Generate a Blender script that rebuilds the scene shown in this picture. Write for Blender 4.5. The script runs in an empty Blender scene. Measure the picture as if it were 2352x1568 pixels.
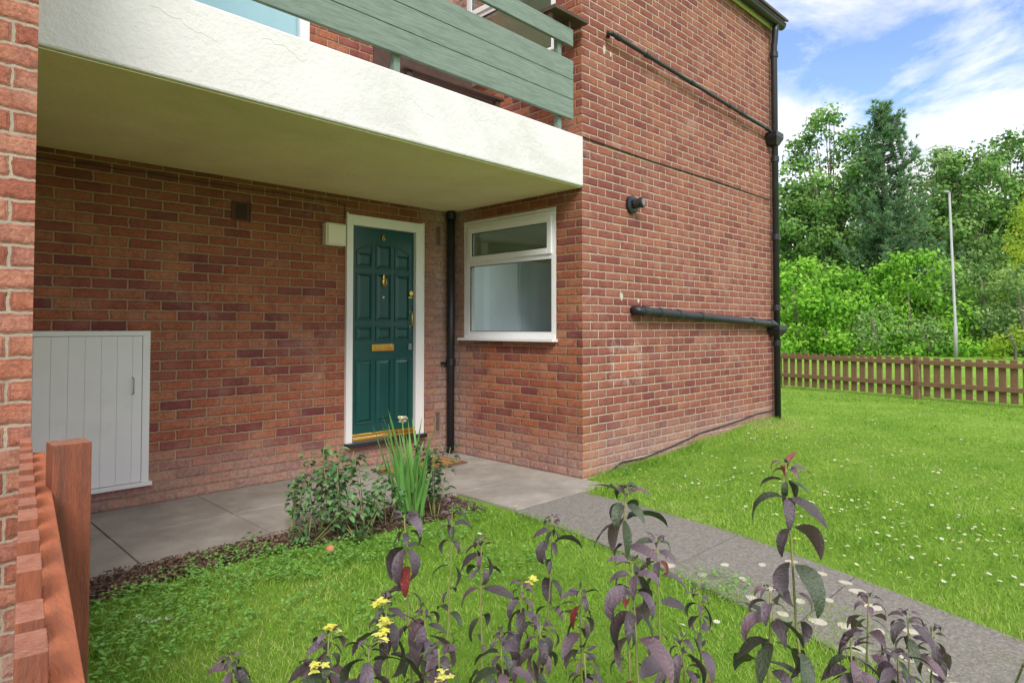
import bpy, math, random
import numpy as np
from mathutils import Vector, Matrix
random.seed(7); rng=np.random.default_rng(11)
sc=bpy.context.scene; COL=sc.collection
S2=math.sqrt(2); F=1490.0; H=1.3
def gp(px,d,z=0.0):
    r=(px-1176)/F*d
    return Vector(((d+r)/S2,(d-r)/S2,z))
def sst(a,b,x):
    t=min(1,max(0,(x-a)/(b-a))); return t*t*(3-2*t)
def gz(x,y): return 0.15*sst(4.6,8.4,x)-0.012
# ---------------- node helpers
class NT:
    def __init__(s,nt): s.t=nt; s.n=nt.nodes; s.l=nt.links
    def new(s,k,**kw):
        n=s.n.new(k)
        for a,b in kw.items(): setattr(n,a,b)
        return n
    def put(s,sock,v):
        if isinstance(v,bpy.types.NodeSocket): s.l.new(v,sock)
        elif v is not None:
            try: sock.default_value=v
            except Exception: sock.default_value=(*v,1)
    def math(s,op,a,b=None,clamp=False):
        n=s.new('ShaderNodeMath',operation=op); n.use_clamp=clamp
        s.put(n.inputs[0],a)
        if b is not None: s.put(n.inputs[1],b)
        return n.outputs[0]
    def noise(s,vec,scale,detail=4,rough=.55,dist=0):
        n=s.new('ShaderNodeTexNoise'); s.put(n.inputs['Vector'],vec)
        n.inputs['Scale'].default_value=scale; n.inputs['Detail'].default_value=detail
        n.inputs['Roughness'].default_value=rough; n.inputs['Distortion'].default_value=dist
        return n.outputs['Fac']
    def ramp(s,f,stops,interp='LINEAR'):
        n=s.new('ShaderNodeValToRGB'); n.color_ramp.interpolation=interp
        e=n.color_ramp.elements
        while len(e)<len(stops): e.new(.5)
        for i,(p,c) in enumerate(stops):
            e[i].position=p
            e[i].color=(c,c,c,1) if isinstance(c,(int,float)) else (*c,1)
        s.put(n.inputs[0],f); return n.outputs[0]
    def mix(s,f,a,b,mode='MIX'):
        n=s.new('ShaderNodeMix',data_type='RGBA',blend_type=mode)
        s.put(n.inputs[0],f); s.put(n.inputs[6],a if isinstance(a,bpy.types.NodeSocket) else (*a,1)); s.put(n.inputs[7],b if isinstance(b,bpy.types.NodeSocket) else (*b,1))
        return n.outputs[2]
    def bump(s,h,dist=.01,st=1.0,nrm=None):
        n=s.new('ShaderNodeBump'); n.inputs['Distance'].default_value=dist; n.inputs['Strength'].default_value=st
        s.put(n.inputs['Height'],h)
        if nrm: s.l.new(nrm,n.inputs['Normal'])
        return n.outputs[0]
    def obj(s): return s.new('ShaderNodeTexCoord').outputs['Object']
def material(name):
    m=bpy.data.materials.new(name); m.use_nodes=True
    n=NT(m.node_tree); b=n.n['Principled BSDF']; return m,n,b
def pm(name,c1,c2,rough=.7,scale=8,bump=.002,bscale=None,metal=0,spec=.4,dirt=None,stretch=None,dl=.5,top=None):
    m,n,b=material(name); v=n.obj()
    if stretch:
        mp=n.new('ShaderNodeMapping'); mp.inputs['Scale'].default_value=stretch; n.l.new(v,mp.inputs[0]); v=mp.outputs[0]
    f=n.noise(v,scale,6,.6)
    c=n.mix(n.ramp(f,[(.3,0),(.7,1)]),c1,c2)
    if dirt:
        g=n.noise(v,scale*.35,6,.7,.4); c=n.mix(n.ramp(g,[(dl,0),(dl+.22,.8)]),c,dirt)
    if top:
        gn=n.new('ShaderNodeNewGeometry').outputs['True Normal']; s3=n.new('ShaderNodeSeparateXYZ'); n.l.new(gn,s3.inputs[0])
        c=n.mix(n.math('MULTIPLY',n.math('GREATER_THAN',s3.outputs[2],.7),n.ramp(n.noise(n.obj(),60,4,.7),[(.3,.25),(.65,.95)])),c,top)
    n.put(b.inputs['Base Color'],c); b.inputs['Roughness'].default_value=rough
    b.inputs['Metallic'].default_value=metal; b.inputs['Specular IOR Level'].default_value=spec
    if bump: n.put(b.inputs['Normal'],n.bump(n.noise(v,bscale or scale*4,5,.65),bump))
    return m
def leafmat(name,stops,rough=.5,trans=.3,spec=.3,nscale=30,vein=False,nv=.35):
    m,n,b=material(name)
    a=n.new('ShaderNodeAttribute',attribute_name='tint').outputs['Fac']
    nz=n.noise(n.obj(),nscale,3)
    f=n.math('ADD',a,n.math('MULTIPLY',n.math('SUBTRACT',nz,.5),nv))
    c=n.ramp(f,stops); n.put(b.inputs['Base Color'],c); b.inputs['Roughness'].default_value=rough
    b.inputs['Specular IOR Level'].default_value=spec
    if vein: n.put(b.inputs['Normal'],n.bump(n.noise(n.obj(),150,3),.004))
    t=n.new('ShaderNodeBsdfTranslucent'); n.l.new(c,t.inputs[0])
    mx=n.new('ShaderNodeMixShader'); mx.inputs[0].default_value=trans
    n.l.new(b.outputs[0],mx.inputs[1]); n.l.new(t.outputs[0],mx.inputs[2])
    n.l.new(mx.outputs[0],n.n['Material Output'].inputs[0]); return m
def brickmat(name,axis,kind):
    m,n,b=material(name); o=n.obj(); sp=n.new('ShaderNodeSeparateXYZ'); n.l.new(o,sp.inputs[0])
    cb=n.new('ShaderNodeCombineXYZ'); n.l.new(sp.outputs[axis],cb.inputs[0]); n.l.new(sp.outputs[2],cb.inputs[1])
    w=n.new('ShaderNodeTexNoise'); n.l.new(o,w.inputs['Vector']); w.inputs['Scale'].default_value=30; w.inputs['Detail'].default_value=5
    vs=n.new('ShaderNodeVectorMath',operation='SUBTRACT'); n.l.new(w.outputs['Color'],vs.inputs[0]); vs.inputs[1].default_value=(.5,.5,.5)
    vm=n.new('ShaderNodeVectorMath',operation='SCALE'); n.l.new(vs.outputs[0],vm.inputs[0]); vm.inputs['Scale'].default_value=.017
    va=n.new('ShaderNodeVectorMath',operation='ADD'); n.l.new(cb.outputs[0],va.inputs[0]); n.l.new(vm.outputs[0],va.inputs[1])
    def br(ms,smooth):
        k=n.new('ShaderNodeTexBrick'); n.l.new(va.outputs[0],k.inputs['Vector'])
        k.offset=.5; k.inputs['Color1'].default_value=(0,0,0,1); k.inputs['Color2'].default_value=(1,1,1,1); k.inputs['Mortar'].default_value=(.5,.5,.5,1)
        k.inputs['Scale'].default_value=1; k.inputs['Brick Width'].default_value=.225; k.inputs['Row Height'].default_value=.075
        k.inputs['Mortar Size'].default_value=ms; k.inputs['Mortar Smooth'].default_value=smooth; k.inputs['Bias'].default_value=0
        return k
    k=br(.0056,.2); e=br(.022,1)
    if kind=='side':
        st=[(0,(.24,.075,.07)),(.25,(.33,.105,.08)),(.55,(.38,.135,.095)),(.85,(.43,.175,.12)),(1,(.27,.09,.085))]; mort=(.62,.49,.38)
    elif kind=='pier':
        st=[(0,(.44,.14,.09)),(.4,(.57,.20,.12)),(.75,(.67,.30,.20)),(1,(.52,.21,.16))]; mort=(.54,.43,.33)
    else:
        st=[(0,(.22,.065,.065)),(.2,(.33,.095,.075)),(.4,(.45,.135,.07)),(.65,(.56,.19,.085)),(.88,(.58,.24,.125)),(1,(.30,.085,.08))]; mort=(.47,.33,.22)
    c=n.ramp(k.outputs['Color'],st)
    fine=n.noise(o,85,7,.75); c=n.mix(n.ramp(fine,[(.36,0),(.62,1)]),n.mix(.6,c,(.12,.035,.03)),c)
    mid=n.noise(o,22,5,.7); c=n.mix(n.ramp(mid,[(.35,.5),(.55,0)]),c,(.20,.055,.045))
    stain=n.noise(o,5,4,.6); c=n.mix(n.ramp(stain,[(.45,0),(.75,.3)]),c,(.60,.28,.16))
    ef=e.outputs['Fac']; rim=n.ramp(ef,[(0,0),(.30,.0),(.45,.62 if kind!='side' else .35),(.62,.15),(1,.1)])
    c=n.mix(rim,c,(.15,.045,.035))
    big=n.noise(o,1.6,6,.65,.5); z=sp.outputs[2]
    low=n.ramp(n.math('ADD',z,n.math('MULTIPLY',n.math('SUBTRACT',big,.5),.5)),[(.0,.7),(.25,.35),(.42,0)])
    pat=n.ramp(n.noise(o,2.3,7,.7,.6),[(.56,0),(.72,.40)])
    bl=n.math('MAXIMUM',low,pat)
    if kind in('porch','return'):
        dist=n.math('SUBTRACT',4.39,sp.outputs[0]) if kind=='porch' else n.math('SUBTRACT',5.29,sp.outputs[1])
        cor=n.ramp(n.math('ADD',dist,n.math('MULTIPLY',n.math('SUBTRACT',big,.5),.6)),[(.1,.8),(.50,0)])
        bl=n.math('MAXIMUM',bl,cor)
        slab_shade=n.new('ShaderNodeMapRange'); slab_shade.inputs['From Min'].default_value=1.5; slab_shade.inputs['From Max'].default_value=2.55; slab_shade.inputs['To Max'].default_value=.55  # shade under the slab painted into the brick, in a mossy brown
        n.put(slab_shade.inputs['Value'],n.math('ADD',z,n.math('MULTIPLY',n.math('SUBTRACT',big,.5),1.1)))
        shade_f=n.math('MULTIPLY',slab_shade.outputs[0],n.math('LESS_THAN',z,2.6)); c=n.mix(shade_f,c,(.17,.06,.035))
    bl=n.math('MULTIPLY',bl,n.ramp(n.noise(o,35,4,.7),[(.35,.3),(.6,1)]))
    c=n.mix(bl,c,(.54,.41,.36))
    mc=n.mix(n.ramp(n.noise(o,9,5,.6),[(.3,0),(.7,1)]),mort,tuple(q*.7 for q in mort))
    if kind in('porch','return'): mc=n.mix(shade_f,mc,(.34,.26,.12))  # mortar takes the same painted shade
    if kind=='side':
        wn=n.noise(o,9,6,.8); wob=n.math('MULTIPLY',n.math('SUBTRACT',wn,.5),.28)
        xw=n.math('ADD',sp.outputs[0],wob); zw=n.math('ADD',z,wob)
        def boxm(x0,x1,z0,z1):
            a=n.math('MULTIPLY',n.math('GREATER_THAN',xw,x0),n.math('LESS_THAN',xw,x1))
            d=n.math('MULTIPLY',n.math('GREATER_THAN',zw,z0),n.math('LESS_THAN',zw,z1)); return n.math('MULTIPLY',a,d)
        bo=boxm(4.78,5.30,.77,1.15); bi=boxm(4.85,5.21,.83,1.08); ring=n.math('SUBTRACT',bo,bi,True)
        fr_=n.ramp(n.noise(o,20,6,.8),[(.40,.0),(.60,.85)])
        c=n.mix(n.math('MULTIPLY',ring,n.math('MULTIPLY',fr_,.45)),c,(.58,.46,.37))
        c=n.mix(n.math('MULTIPLY',bi,.4),c,(.52,.18,.10))
        mc=n.mix(n.math('MULTIPLY',bo,fr_),mc,(.68,.62,.53))
        ru=n.ramp(n.math('ADD',n.math('SUBTRACT',sp.outputs[0],4.39),n.math('MULTIPLY',z,.25)),[(.05,.55),(.40,0)])
        c=n.mix(ru,c,(.48,.19,.07))
    c=n.mix(k.outputs['Fac'],c,mc)
    n.put(b.inputs['Base Color'],c); b.inputs['Roughness'].default_value=.85; b.inputs['Specular IOR Level'].default_value=.25
    hh=n.math('SUBTRACT',n.math('MULTIPLY',n.noise(o,55,6,.75),.9),n.math('MULTIPLY',n.math('ADD',k.outputs['Fac'],n.math('MULTIPLY',ef,.5)),.9))
    n.put(b.inputs['Normal'],n.bump(hh,.012,1.0)); return m
# ---------------- mesh builder
def wloc(o):
    v=Vector((0,0,0))
    while o is not None: v=v+Vector(o.location); o=o.parent
    return v
class MB:
    def __init__(s): s.v=[]; s.f=[]; s.t=[]; s.mi=[]
    def add(s,vs,fs,t=.5,mi=0):
        b=len(s.v); s.v+= [tuple(p) for p in vs]; s.t+=[t]*len(vs)
        for f in fs: s.f.append([b+i for i in f]); s.mi.append(mi)
        return s
    def box(s,x0,x1,y0,y1,z0,z1,mi=0,M=None):
        vs=[Vector((x,y,z)) for z in(z0,z1) for y in(y0,y1) for x in(x0,x1)]
        if M is not None: vs=[M@v for v in vs]
        return s.add(vs,[(0,2,3,1),(4,5,7,6),(0,1,5,4),(2,6,7,3),(0,4,6,2),(1,3,7,5)],mi=mi)
    def frustum(s,c,ux,uy,un,w0,h0,w1,h1,dp):
        c,ux,uy,un=map(Vector,(c,ux,uy,un))
        vs=[c+ux*a*w0/2+uy*q*h0/2 for a,q in((-1,-1),(1,-1),(1,1),(-1,1))]+[c+un*dp+ux*a*w1/2+uy*q*h1/2 for a,q in((-1,-1),(1,-1),(1,1),(-1,1))]
        return s.add(vs,[(0,1,5,4),(1,2,6,5),(2,3,7,6),(3,0,4,7),(4,5,6,7)])
    def tube(s,pts,rad,n=12,cap=True,t=.5,mi=0):
        pts=[Vector(p) for p in pts]; k=len(pts); R=rad if isinstance(rad,(list,tuple)) else [rad]*k
        vs=[];up=None
        for i,p in enumerate(pts):
            d=(pts[min(i+1,k-1)]-pts[max(i-1,0)]).normalized()
            if up is None: up=d.orthogonal().normalized()
            a=(up-d*up.dot(d));
            a=a.normalized() if a.length>1e-6 else d.orthogonal().normalized()
            up=a; b=d.cross(a)
            for j in range(n):
                th=2*math.pi*j/n; vs.append(p+(a*math.cos(th)+b*math.sin(th))*R[i])
        fs=[(i*n+j,i*n+(j+1)%n,(i+1)*n+(j+1)%n,(i+1)*n+j) for i in range(k-1) for j in range(n)]
        if cap: fs+= [tuple(reversed(range(n))),tuple(range((k-1)*n,k*n))]
        return s.add(vs,fs,t,mi)
    def build(s,name,mat,parent=None,bevel=0,smooth=False):
        me=bpy.data.meshes.new(name); me.from_pydata(s.v,[],s.f)
        for m in (mat if isinstance(mat,(list,tuple)) else [mat]): me.materials.append(m)
        a=me.attributes.new('tint','FLOAT','POINT'); a.data.foreach_set('value',s.t)
        me.polygons.foreach_set('material_index',s.mi)
        if smooth: me.polygons.foreach_set('use_smooth',[True]*len(s.f))
        me.update(); o=bpy.data.objects.new(name,me); COL.objects.link(o)
        if parent is not None: o.location=-wloc(parent); o.parent=parent
        if bevel:
            b=o.modifiers.new('bevel','BEVEL'); b.width=bevel; b.segments=2; b.limit_method='ANGLE'
        return o
def npmesh(name,V,mat,parent=None,tint=None,smooth=False):
    n,k,_=V.shape; me=bpy.data.meshes.new(name)
    me.vertices.add(n*k); me.vertices.foreach_set('co',V.astype(np.float32).ravel())
    me.loops.add(n*k); me.loops.foreach_set('vertex_index',np.arange(n*k,dtype=np.int32))
    me.polygons.add(n); me.polygons.foreach_set('loop_start',(np.arange(n)*k).astype(np.int32))
    me.materials.append(mat); me.update(calc_edges=True); me.validate()
    a=me.attributes.new('tint','FLOAT','POINT'); a.data.foreach_set('value',np.repeat(tint if tint is not None else np.full(n,.5),k).astype(np.float32))
    o=bpy.data.objects.new(name,me); COL.objects.link(o)
    if parent is not None: o.location=-wloc(parent); o.parent=parent
    return o
def tag(o,label=None,cat=None,group=None,kind=None):
    for k,v in(('label',label),('category',cat),('group',group),('kind',kind)):
        if v: o[k]=v
    return o
def thing(name,loc,label,cat,group=None):
    o=bpy.data.objects.new(name,None); o.empty_display_size=.1; COL.objects.link(o); o.location=loc
    return tag(o,label,cat,group)
# ---------------- materials
M={}
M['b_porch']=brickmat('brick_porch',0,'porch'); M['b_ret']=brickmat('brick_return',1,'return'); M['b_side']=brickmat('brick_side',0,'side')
M['b_pier']=brickmat('brick_pier',0,'pier'); M['b_piery']=brickmat('brick_pier_end',1,'pier'); M['b_end']=brickmat('brick_end',1,'side')
M['render']=pm('white_render',(.80,.765,.775),(.72,.685,.69),.85,3,.006,30,dirt=(.56,.53,.52),dl=.47)
M['soffit']=pm('cream_soffit',(.86,.77,.48),(.78,.69,.41),.8,2.5,.004,25,dirt=(.68,.59,.34))
M['white']=pm('white_paint',(.87,.86,.84),(.83,.82,.80),.4,6,.0006,30)
M['upvc']=pm('white_plastic',(.87,.87,.87),(.84,.84,.84),.3,4,0)
M['cup']=pm('cupboard_paint',(.88,.86,.84),(.84,.82,.80),.55,4,.001,40,dirt=(.74,.71,.67),dl=.56)
M['green']=pm('door_green',(.004,.066,.062),(.006,.080,.074),.28,5,.0006,30,spec=.5)
M['board']=pm('green_wood',(.165,.215,.185),(.24,.30,.255),.8,5,.003,12,stretch=(1.5,14,14),dirt=(.12,.16,.135))
M['black']=pm('black_plastic',(.012,.013,.018),(.024,.026,.032),.38,8,.0006,40,spec=.5)
M['brass']=pm('brass',(.78,.52,.14),(.66,.42,.09),.3,20,.0005,80,metal=1)
M['steel']=pm('steel',(.55,.55,.56),(.4,.4,.42),.3,20,.0004,metal=1)
M['pull']=pm('grey_metal',(.50,.50,.50),(.42,.42,.43),.4,20,.0004)
M['grille']=pm('vent_brown',(.08,.03,.026),(.105,.04,.033),.7,20,.001)
M['gdark']=pm('vent_gap',(.02,.010,.009),(.03,.014,.011),.8,20,.001)
M['terra']=pm('vent_clay',(.36,.22,.17),(.27,.17,.14),.85,14,.002)
M['cream']=pm('cream_plastic',(.84,.79,.66),(.78,.72,.58),.4,5,.0008)
M['orange']=pm('stained_fence',(.38,.115,.055),(.27,.08,.045),.75,6,.005,20,stretch=(10,10,1.4),dirt=(.16,.07,.05),dl=.42,top=(.47,.22,.15))
M['postw']=pm('brown_post',(.38,.115,.06),(.25,.08,.045),.8,7,.008,26,stretch=(12,12,1.2),dirt=(.14,.065,.045),dl=.47,top=(.45,.22,.15))
M['orail']=pm('stained_rail',(.60,.19,.085),(.46,.14,.065),.75,6,.006,20,stretch=(10,1.4,10),dirt=(.30,.12,.075),dl=.45)
M['fence']=pm('brown_fence',(.18,.10,.055),(.25,.15,.085),.8,8,.003,20,stretch=(8,8,1.5))
M['roof']=pm('roof_tile',(.06,.05,.05),(.10,.085,.08),.8,10,.004)
M['darkwood']=pm('dark_wood',(.07,.04,.03),(.11,.065,.045),.7,8,.001)
M['mat']=pm('coir',(.50,.26,.09),(.38,.18,.06),.95,40,.004,150)
M['matrim']=pm('coir_edge',(.20,.11,.06),(.15,.09,.05),.95,40,.003,150)
M['paving']=pm('paving_concrete',(.44,.40,.36),(.32,.29,.255),.9,4.2,.005,60,dirt=(.24,.21,.175),dl=.44)
M['path']=pm('path_concrete',(.37,.345,.31),(.17,.16,.145),.92,60,.010,120,dirt=(.19,.175,.15),dl=.47)
M['spot']=pm('pale_stone',(.60,.56,.46),(.46,.43,.35),.95,25,.003,dirt=(.38,.35,.29))
M['soil']=pm('soil',(.085,.055,.04),(.15,.10,.07),.95,25,.015,60)
M['bark']=leafmat('bark_chips',[(0,(.07,.04,.03)),(.6,(.19,.12,.08)),(1,(.33,.23,.16))],.9,0)
M['trunk']=pm('tree_bark',(.12,.10,.075),(.20,.16,.13),.9,10,.01)
M['post']=pm('galvanised',(.42,.43,.44),(.34,.35,.36),.6,8,.0005,metal=.1)
M['room']=pm('room_wall',(.78,.78,.73),(.74,.74,.69),.8,3,0)
M['bluewhite']=pm('pale_blue_paint',(.70,.80,.88),(.65,.76,.85),.4,3,0)
M['kit']=pm('kitchen_front',(.52,.42,.28),(.46,.37,.24),.5,3,0)
M['ycurt']=pm('yellow_curtain',(.80,.68,.30),(.72,.60,.24),.8,6,0)
M['flue']=pm('flue_silver',(.3,.27,.24),(.2,.18,.17),.4,8,0)
M['curtain']=pm('pale_blue_curtain',(.66,.88,.90),(.60,.83,.87),.6,3,0)
M['stone']=pm('terracotta_stone',(.6,.22,.12),(.5,.2,.1),.8,30,.002)
m,n,b=material('lawn_ground'); o_=n.obj()
c=n.mix(n.ramp(n.noise(o_,1.1,6,.65),[(.35,0),(.65,1)]),(.20,.38,.045),(.32,.50,.075))
c=n.mix(n.ramp(n.noise(o_,14,6,.7),[(.4,.0),(.8,.7)]),c,(.12,.24,.035))
c=n.mix(n.ramp(n.noise(o_,3.5,5,.7),[(.64,0),(.8,.6)]),c,(.40,.37,.16))
n.put(b.inputs['Base Color'],c); b.inputs['Roughness'].default_value=.95; b.inputs['Specular IOR Level'].default_value=.1
n.put(b.inputs['Normal'],n.bump(n.noise(o_,90,5,.7),.03)); M['lawn']=m
def glass(name,fac=.25,tintc=(.92,.95,.95),ior=1.26):
    m,n,b=material(name); g=n.new('ShaderNodeBsdfGlossy'); g.inputs['Roughness'].default_value=.01; g.inputs['Color'].default_value=(.9,.95,1,1)
    t=n.new('ShaderNodeBsdfTransparent'); t.inputs[0].default_value=(*tintc,1)
    fr=n.new('ShaderNodeFresnel'); fr.inputs[0].default_value=ior
    f=n.math('ADD',fr.outputs[0],fac,True); mx=n.new('ShaderNodeMixShader'); n.l.new(f,mx.inputs[0])
    n.l.new(t.outputs[0],mx.inputs[1]); n.l.new(g.outputs[0],mx.inputs[2]); n.l.new(mx.outputs[0],n.n['Material Output'].inputs[0]); return m
M['glass']=glass('window_glass',.0)
M['grass']=leafmat('grass_blades',[(0,(.13,.28,.03)),(.5,(.29,.50,.065)),(.85,(.44,.61,.13)),(1,(.54,.51,.26))],.7,.4,.12,nv=.5,nscale=4)
M['purple']=leafmat('purple_leaf',[(0,(.06,.085,.045)),(.25,(.070,.055,.060)),(.6,(.135,.098,.125)),(.8,(.17,.10,.115)),(1,(.22,.04,.035))],.4,.15,.55,40,True)
M['pstem']=leafmat('green_stem',[(0,(.22,.28,.08)),(1,(.33,.29,.13))],.6,.1)
M['bedleaf']=leafmat('bed_leaf',[(0,(.055,.10,.045)),(.5,(.11,.25,.09)),(.8,(.22,.43,.15)),(1,(.17,.10,.08))],.45,.25,.4,40,True)
M['iris']=leafmat('iris_leaf',[(0,(.10,.30,.07)),(1,(.30,.56,.14))],.45,.35)
M['clover']=leafmat('clover_leaf',[(0,(.11,.31,.06)),(1,(.30,.56,.13))],.6,.35)
M['yellow']=leafmat('yellow_petal',[(0,(.80,.76,.10)),(1,(.88,.87,.30))],.5,.3)
M['dwhite']=leafmat('white_petal',[(0,(.85,.85,.83)),(1,(.88,.88,.86))],.6,.3)
M['creamp']=leafmat('cream_petal',[(0,(.88,.84,.62)),(1,(.90,.87,.70))],.6,.3)
M['t_bright']=leafmat('leaf_bright',[(0,(.04,.13,.012)),(.5,(.16,.41,.03)),(1,(.34,.60,.075))],.65,.35,.15,.7,nv=1.0)
M['t_mid']=leafmat('leaf_mid',[(0,(.04,.10,.028)),(.5,(.13,.28,.06)),(1,(.29,.48,.13))],.65,.35,.15,.7,nv=.8)
M['t_pale']=leafmat('leaf_pale',[(0,(.08,.16,.05)),(.5,(.21,.36,.11)),(1,(.40,.53,.22))],.65,.35,.15,.7,nv=.7)
M['t_pine']=leafmat('leaf_pine',[(0,(.05,.11,.05)),(.5,(.12,.25,.12)),(1,(.26,.42,.21))],.65,.3,.15,1,nv=.5)
M['t_gold']=leafmat('leaf_gold',[(0,(.17,.27,.02)),(.5,(.40,.56,.045)),(1,(.60,.70,.10))],.65,.35,.15,1,nv=.6)
# ---------------- ground
def axis(): return np.unique(np.concatenate([np.linspace(-400,-20,12),np.linspace(-20,4,13),np.linspace(4,9,21),np.linspace(9,40,16),np.linspace(40,400,12)]))
xs=axis(); g=MB()
for y in xs:
    for x in xs: g.v.append((x,y,gz(x,y))); g.t.append(.5)
nx=len(xs)
for j in range(nx-1):
    for i in range(nx-1): g.f.append([j*nx+i,j*nx+i+1,(j+1)*nx+i+1,(j+1)*nx+i]); g.mi.append(0)
tag(g.build('ground',M['lawn'],smooth=True),kind='structure')
pv=MB(); XJ=[-.4,.36,1.1,1.85,2.6,3.32,4.387]; YJ=[3.92,4.6,5.287]
for i in range(len(XJ)-1):
    for j in range(2):
        gq=.004; dz=random.uniform(-.002,.002)
        pv.box(XJ[i]+gq,XJ[i+1]-gq,YJ[j]+gq,YJ[j+1]-gq,-.05,.004+dz)
pv.box(3.323,4.384,3.27,3.914,-.05,.005)
tag(pv.build('pavement',M['paving'],bevel=.004),kind='structure')
PR=[(4.06,3.26),(4.02,2.6),(3.92,1.9),(3.68,1.15),(3.42,.40),(3.1,-.5),(2.7,-1.6)]
PL=[(3.28,3.26),(3.20,2.6),(3.07,1.9),(2.86,1.15),(2.62,.40),(2.25,-.5),(1.9,-1.6)]
pt=MB()
for i in range(len(PR)-1):
    e=.004
    a,b_=Vector((*PL[i],0)),Vector((*PR[i],0)); c_,d_=Vector((*PR[i+1],0)),Vector((*PL[i+1],0))
    a2=a.lerp(d_,e/.7); b2=b_.lerp(c_,e/.7); c2=c_.lerp(b_,e/.7); d2=d_.lerp(a,e/.7)
    vs=[p+Vector((0,0,.003)) for p in(a2,b2,c2,d2)]+[p-Vector((0,0,.05)) for p in(a2,b2,c2,d2)]
    pt.add(vs,[(3,2,1,0),(0,1,5,4),(1,2,6,5),(2,3,7,6),(3,0,4,7)])
tag(pt.build('path',M['path']),kind='structure')
def edge(P,y):
    for i in range(len(P)-1):
        if P[i][1]>=y>=P[i+1][1]:
            t=(P[i][1]-y)/(P[i][1]-P[i+1][1]); return P[i][0]*(1-t)+P[i+1][0]*t
    return P[0][0] if y>P[0][1] else P[-1][0]
def onG(px,py,z=0): return gp(px,(H-z)*F/(py-752),z)
sp_=[(1535,1292),(1608,1312),(1722,1366),(1812,1283),(1838,1318),(1933,1330),(1700,1322),(1830,1372),(1790,1400),(1870,1418),(1935,1428),(1995,1385),(2010,1440),(1960,1480),(2075,1500),(2140,1530),(2185,1560),(1660,1290),(1895,1370),(1765,1345),(2080,1440),(1880,1310),(1745,1290),(1960,1350)]
for i,(px,py) in enumerate(sp_):
    p=onG(px,py,.006); a=random.uniform(.024,.040); bq=a*random.uniform(.6,.95); th=random.uniform(0,3); mb=MB(); N=16
    ring=[]
    for j in range(N):
        q=2*math.pi*j/N; rr=1+random.uniform(-.14,.14); ex,ey=a*rr*math.cos(q),bq*rr*math.sin(q)
        ring.append((p.x+ex*math.cos(th)-ey*math.sin(th),p.y+ex*math.sin(th)+ey*math.cos(th)))
    mb.add([(x,y,.0065) for x,y in ring]+[(x,y,-.002) for x,y in ring],[tuple(range(N))]+[(j,j+N,(j+1)%N+N,(j+1)%N) for j in range(N)])
    o=mb.build('inlaid_stone',M['spot']); tag(o,'pale oval stone set flush in the grey path','stone','pale oval stones set in the path')
# ---------------- house
HR=thing('brick_house',(4.39,3.53,0),'red brick flats with white balcony slab, recessed porch and green front door','building')
WY=5.29; WX=4.39; FY=3.53; EX=8.37; EZ=5.2
def wall(const,ax,a0,a1,z0,z1,holes,name,mat,depth=.09,sgn=1,label=None):
    mb=MB(); A=sorted({a0,a1,*[h[0] for h in holes],*[h[1] for h in holes]}); Z=sorted({z0,z1,*[h[2] for h in holes],*[h[3] for h in holes]})
    P=(lambda a,c,z:(a,c,z)) if ax==0 else (lambda a,c,z:(c,a,z))
    for i in range(len(A)-1):
        for j in range(len(Z)-1):
            cx,cz=(A[i]+A[i+1])/2,(Z[j]+Z[j+1])/2
            if any(h[0]<cx<h[1] and h[2]<cz<h[3] for h in holes): continue
            mb.add([P(A[i],const,Z[j]),P(A[i+1],const,Z[j]),P(A[i+1],const,Z[j+1]),P(A[i],const,Z[j+1])],[(0,1,2,3)])
    for h in holes:
        c2=const+sgn*depth; q=[(h[0],h[2]),(h[1],h[2]),(h[1],h[3]),(h[0],h[3])]
        for k in range(4):
            (a,z),(b_,w)=q[k],q[(k+1)%4]; mb.add([P(a,const,z),P(b_,const,w),P(b_,c2,w),P(a,c2,z)],[(0,1,2,3)])
    o=mb.build(name,mat,HR)
    if label: o['label']=label
    return o
DX0,DX1,DZ0,DZ1=3.135,3.989,.24,2.345
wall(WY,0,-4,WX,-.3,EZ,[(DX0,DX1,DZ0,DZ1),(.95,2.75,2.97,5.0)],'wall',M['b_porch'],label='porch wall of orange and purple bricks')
wy0,wy1,wz0,wz1=3.83,5.06,1.2,2.355; UP=2.6
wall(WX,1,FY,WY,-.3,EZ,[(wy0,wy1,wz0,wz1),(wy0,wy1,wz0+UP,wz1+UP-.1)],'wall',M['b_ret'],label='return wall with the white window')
wall(FY,0,WX,EX,-.3,EZ,[],'wall',M['b_side'],label='long side wall with black pipes')
wall(EX,1,FY,11,-.3,EZ,[(4.1,6.3,.95,2.35),(4.1,6.3,3.6,4.9)],'wall',M['b_end'],sgn=-1)  # unseen end-wall openings, added so daylight reaches the rooms
wall(2.7,0,-5,.406,-.3,EZ+1,[],'wall',M['b_pier'],label='near brick wall at the left edge')
wall(.406,1,2.7,WY,-.3,EZ+1,[],'wall',M['b_piery'])
def sy(x): return 3.512-.115*(4.387-x)/3.98
mb=MB(); a0,a1=.409,4.387
def pris(mb,x0,x1,yf0,yf1,yb,z0,z1):
    mb.add([(x0,yf0,z0),(x1,yf1,z0),(x0,yb,z0),(x1,yb,z0),(x0,yf0,z1),(x1,yf1,z1),(x0,yb,z1),(x1,yb,z1)],[(0,2,3,1),(4,5,7,6),(0,1,5,4),(2,6,7,3),(0,4,6,2),(1,3,7,5)])
pris(mb,a0,a1,sy(a0),sy(a1),WY-.003,2.52,2.953); mb.build('balcony_slab',M['render'],HR,bevel=.012)
mb=MB(); pris(mb,.412,4.384,sy(.412)+.02,sy(4.384)+.02,WY-.006,2.512,2.517); mb.build('soffit',M['soffit'],HR)
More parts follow.
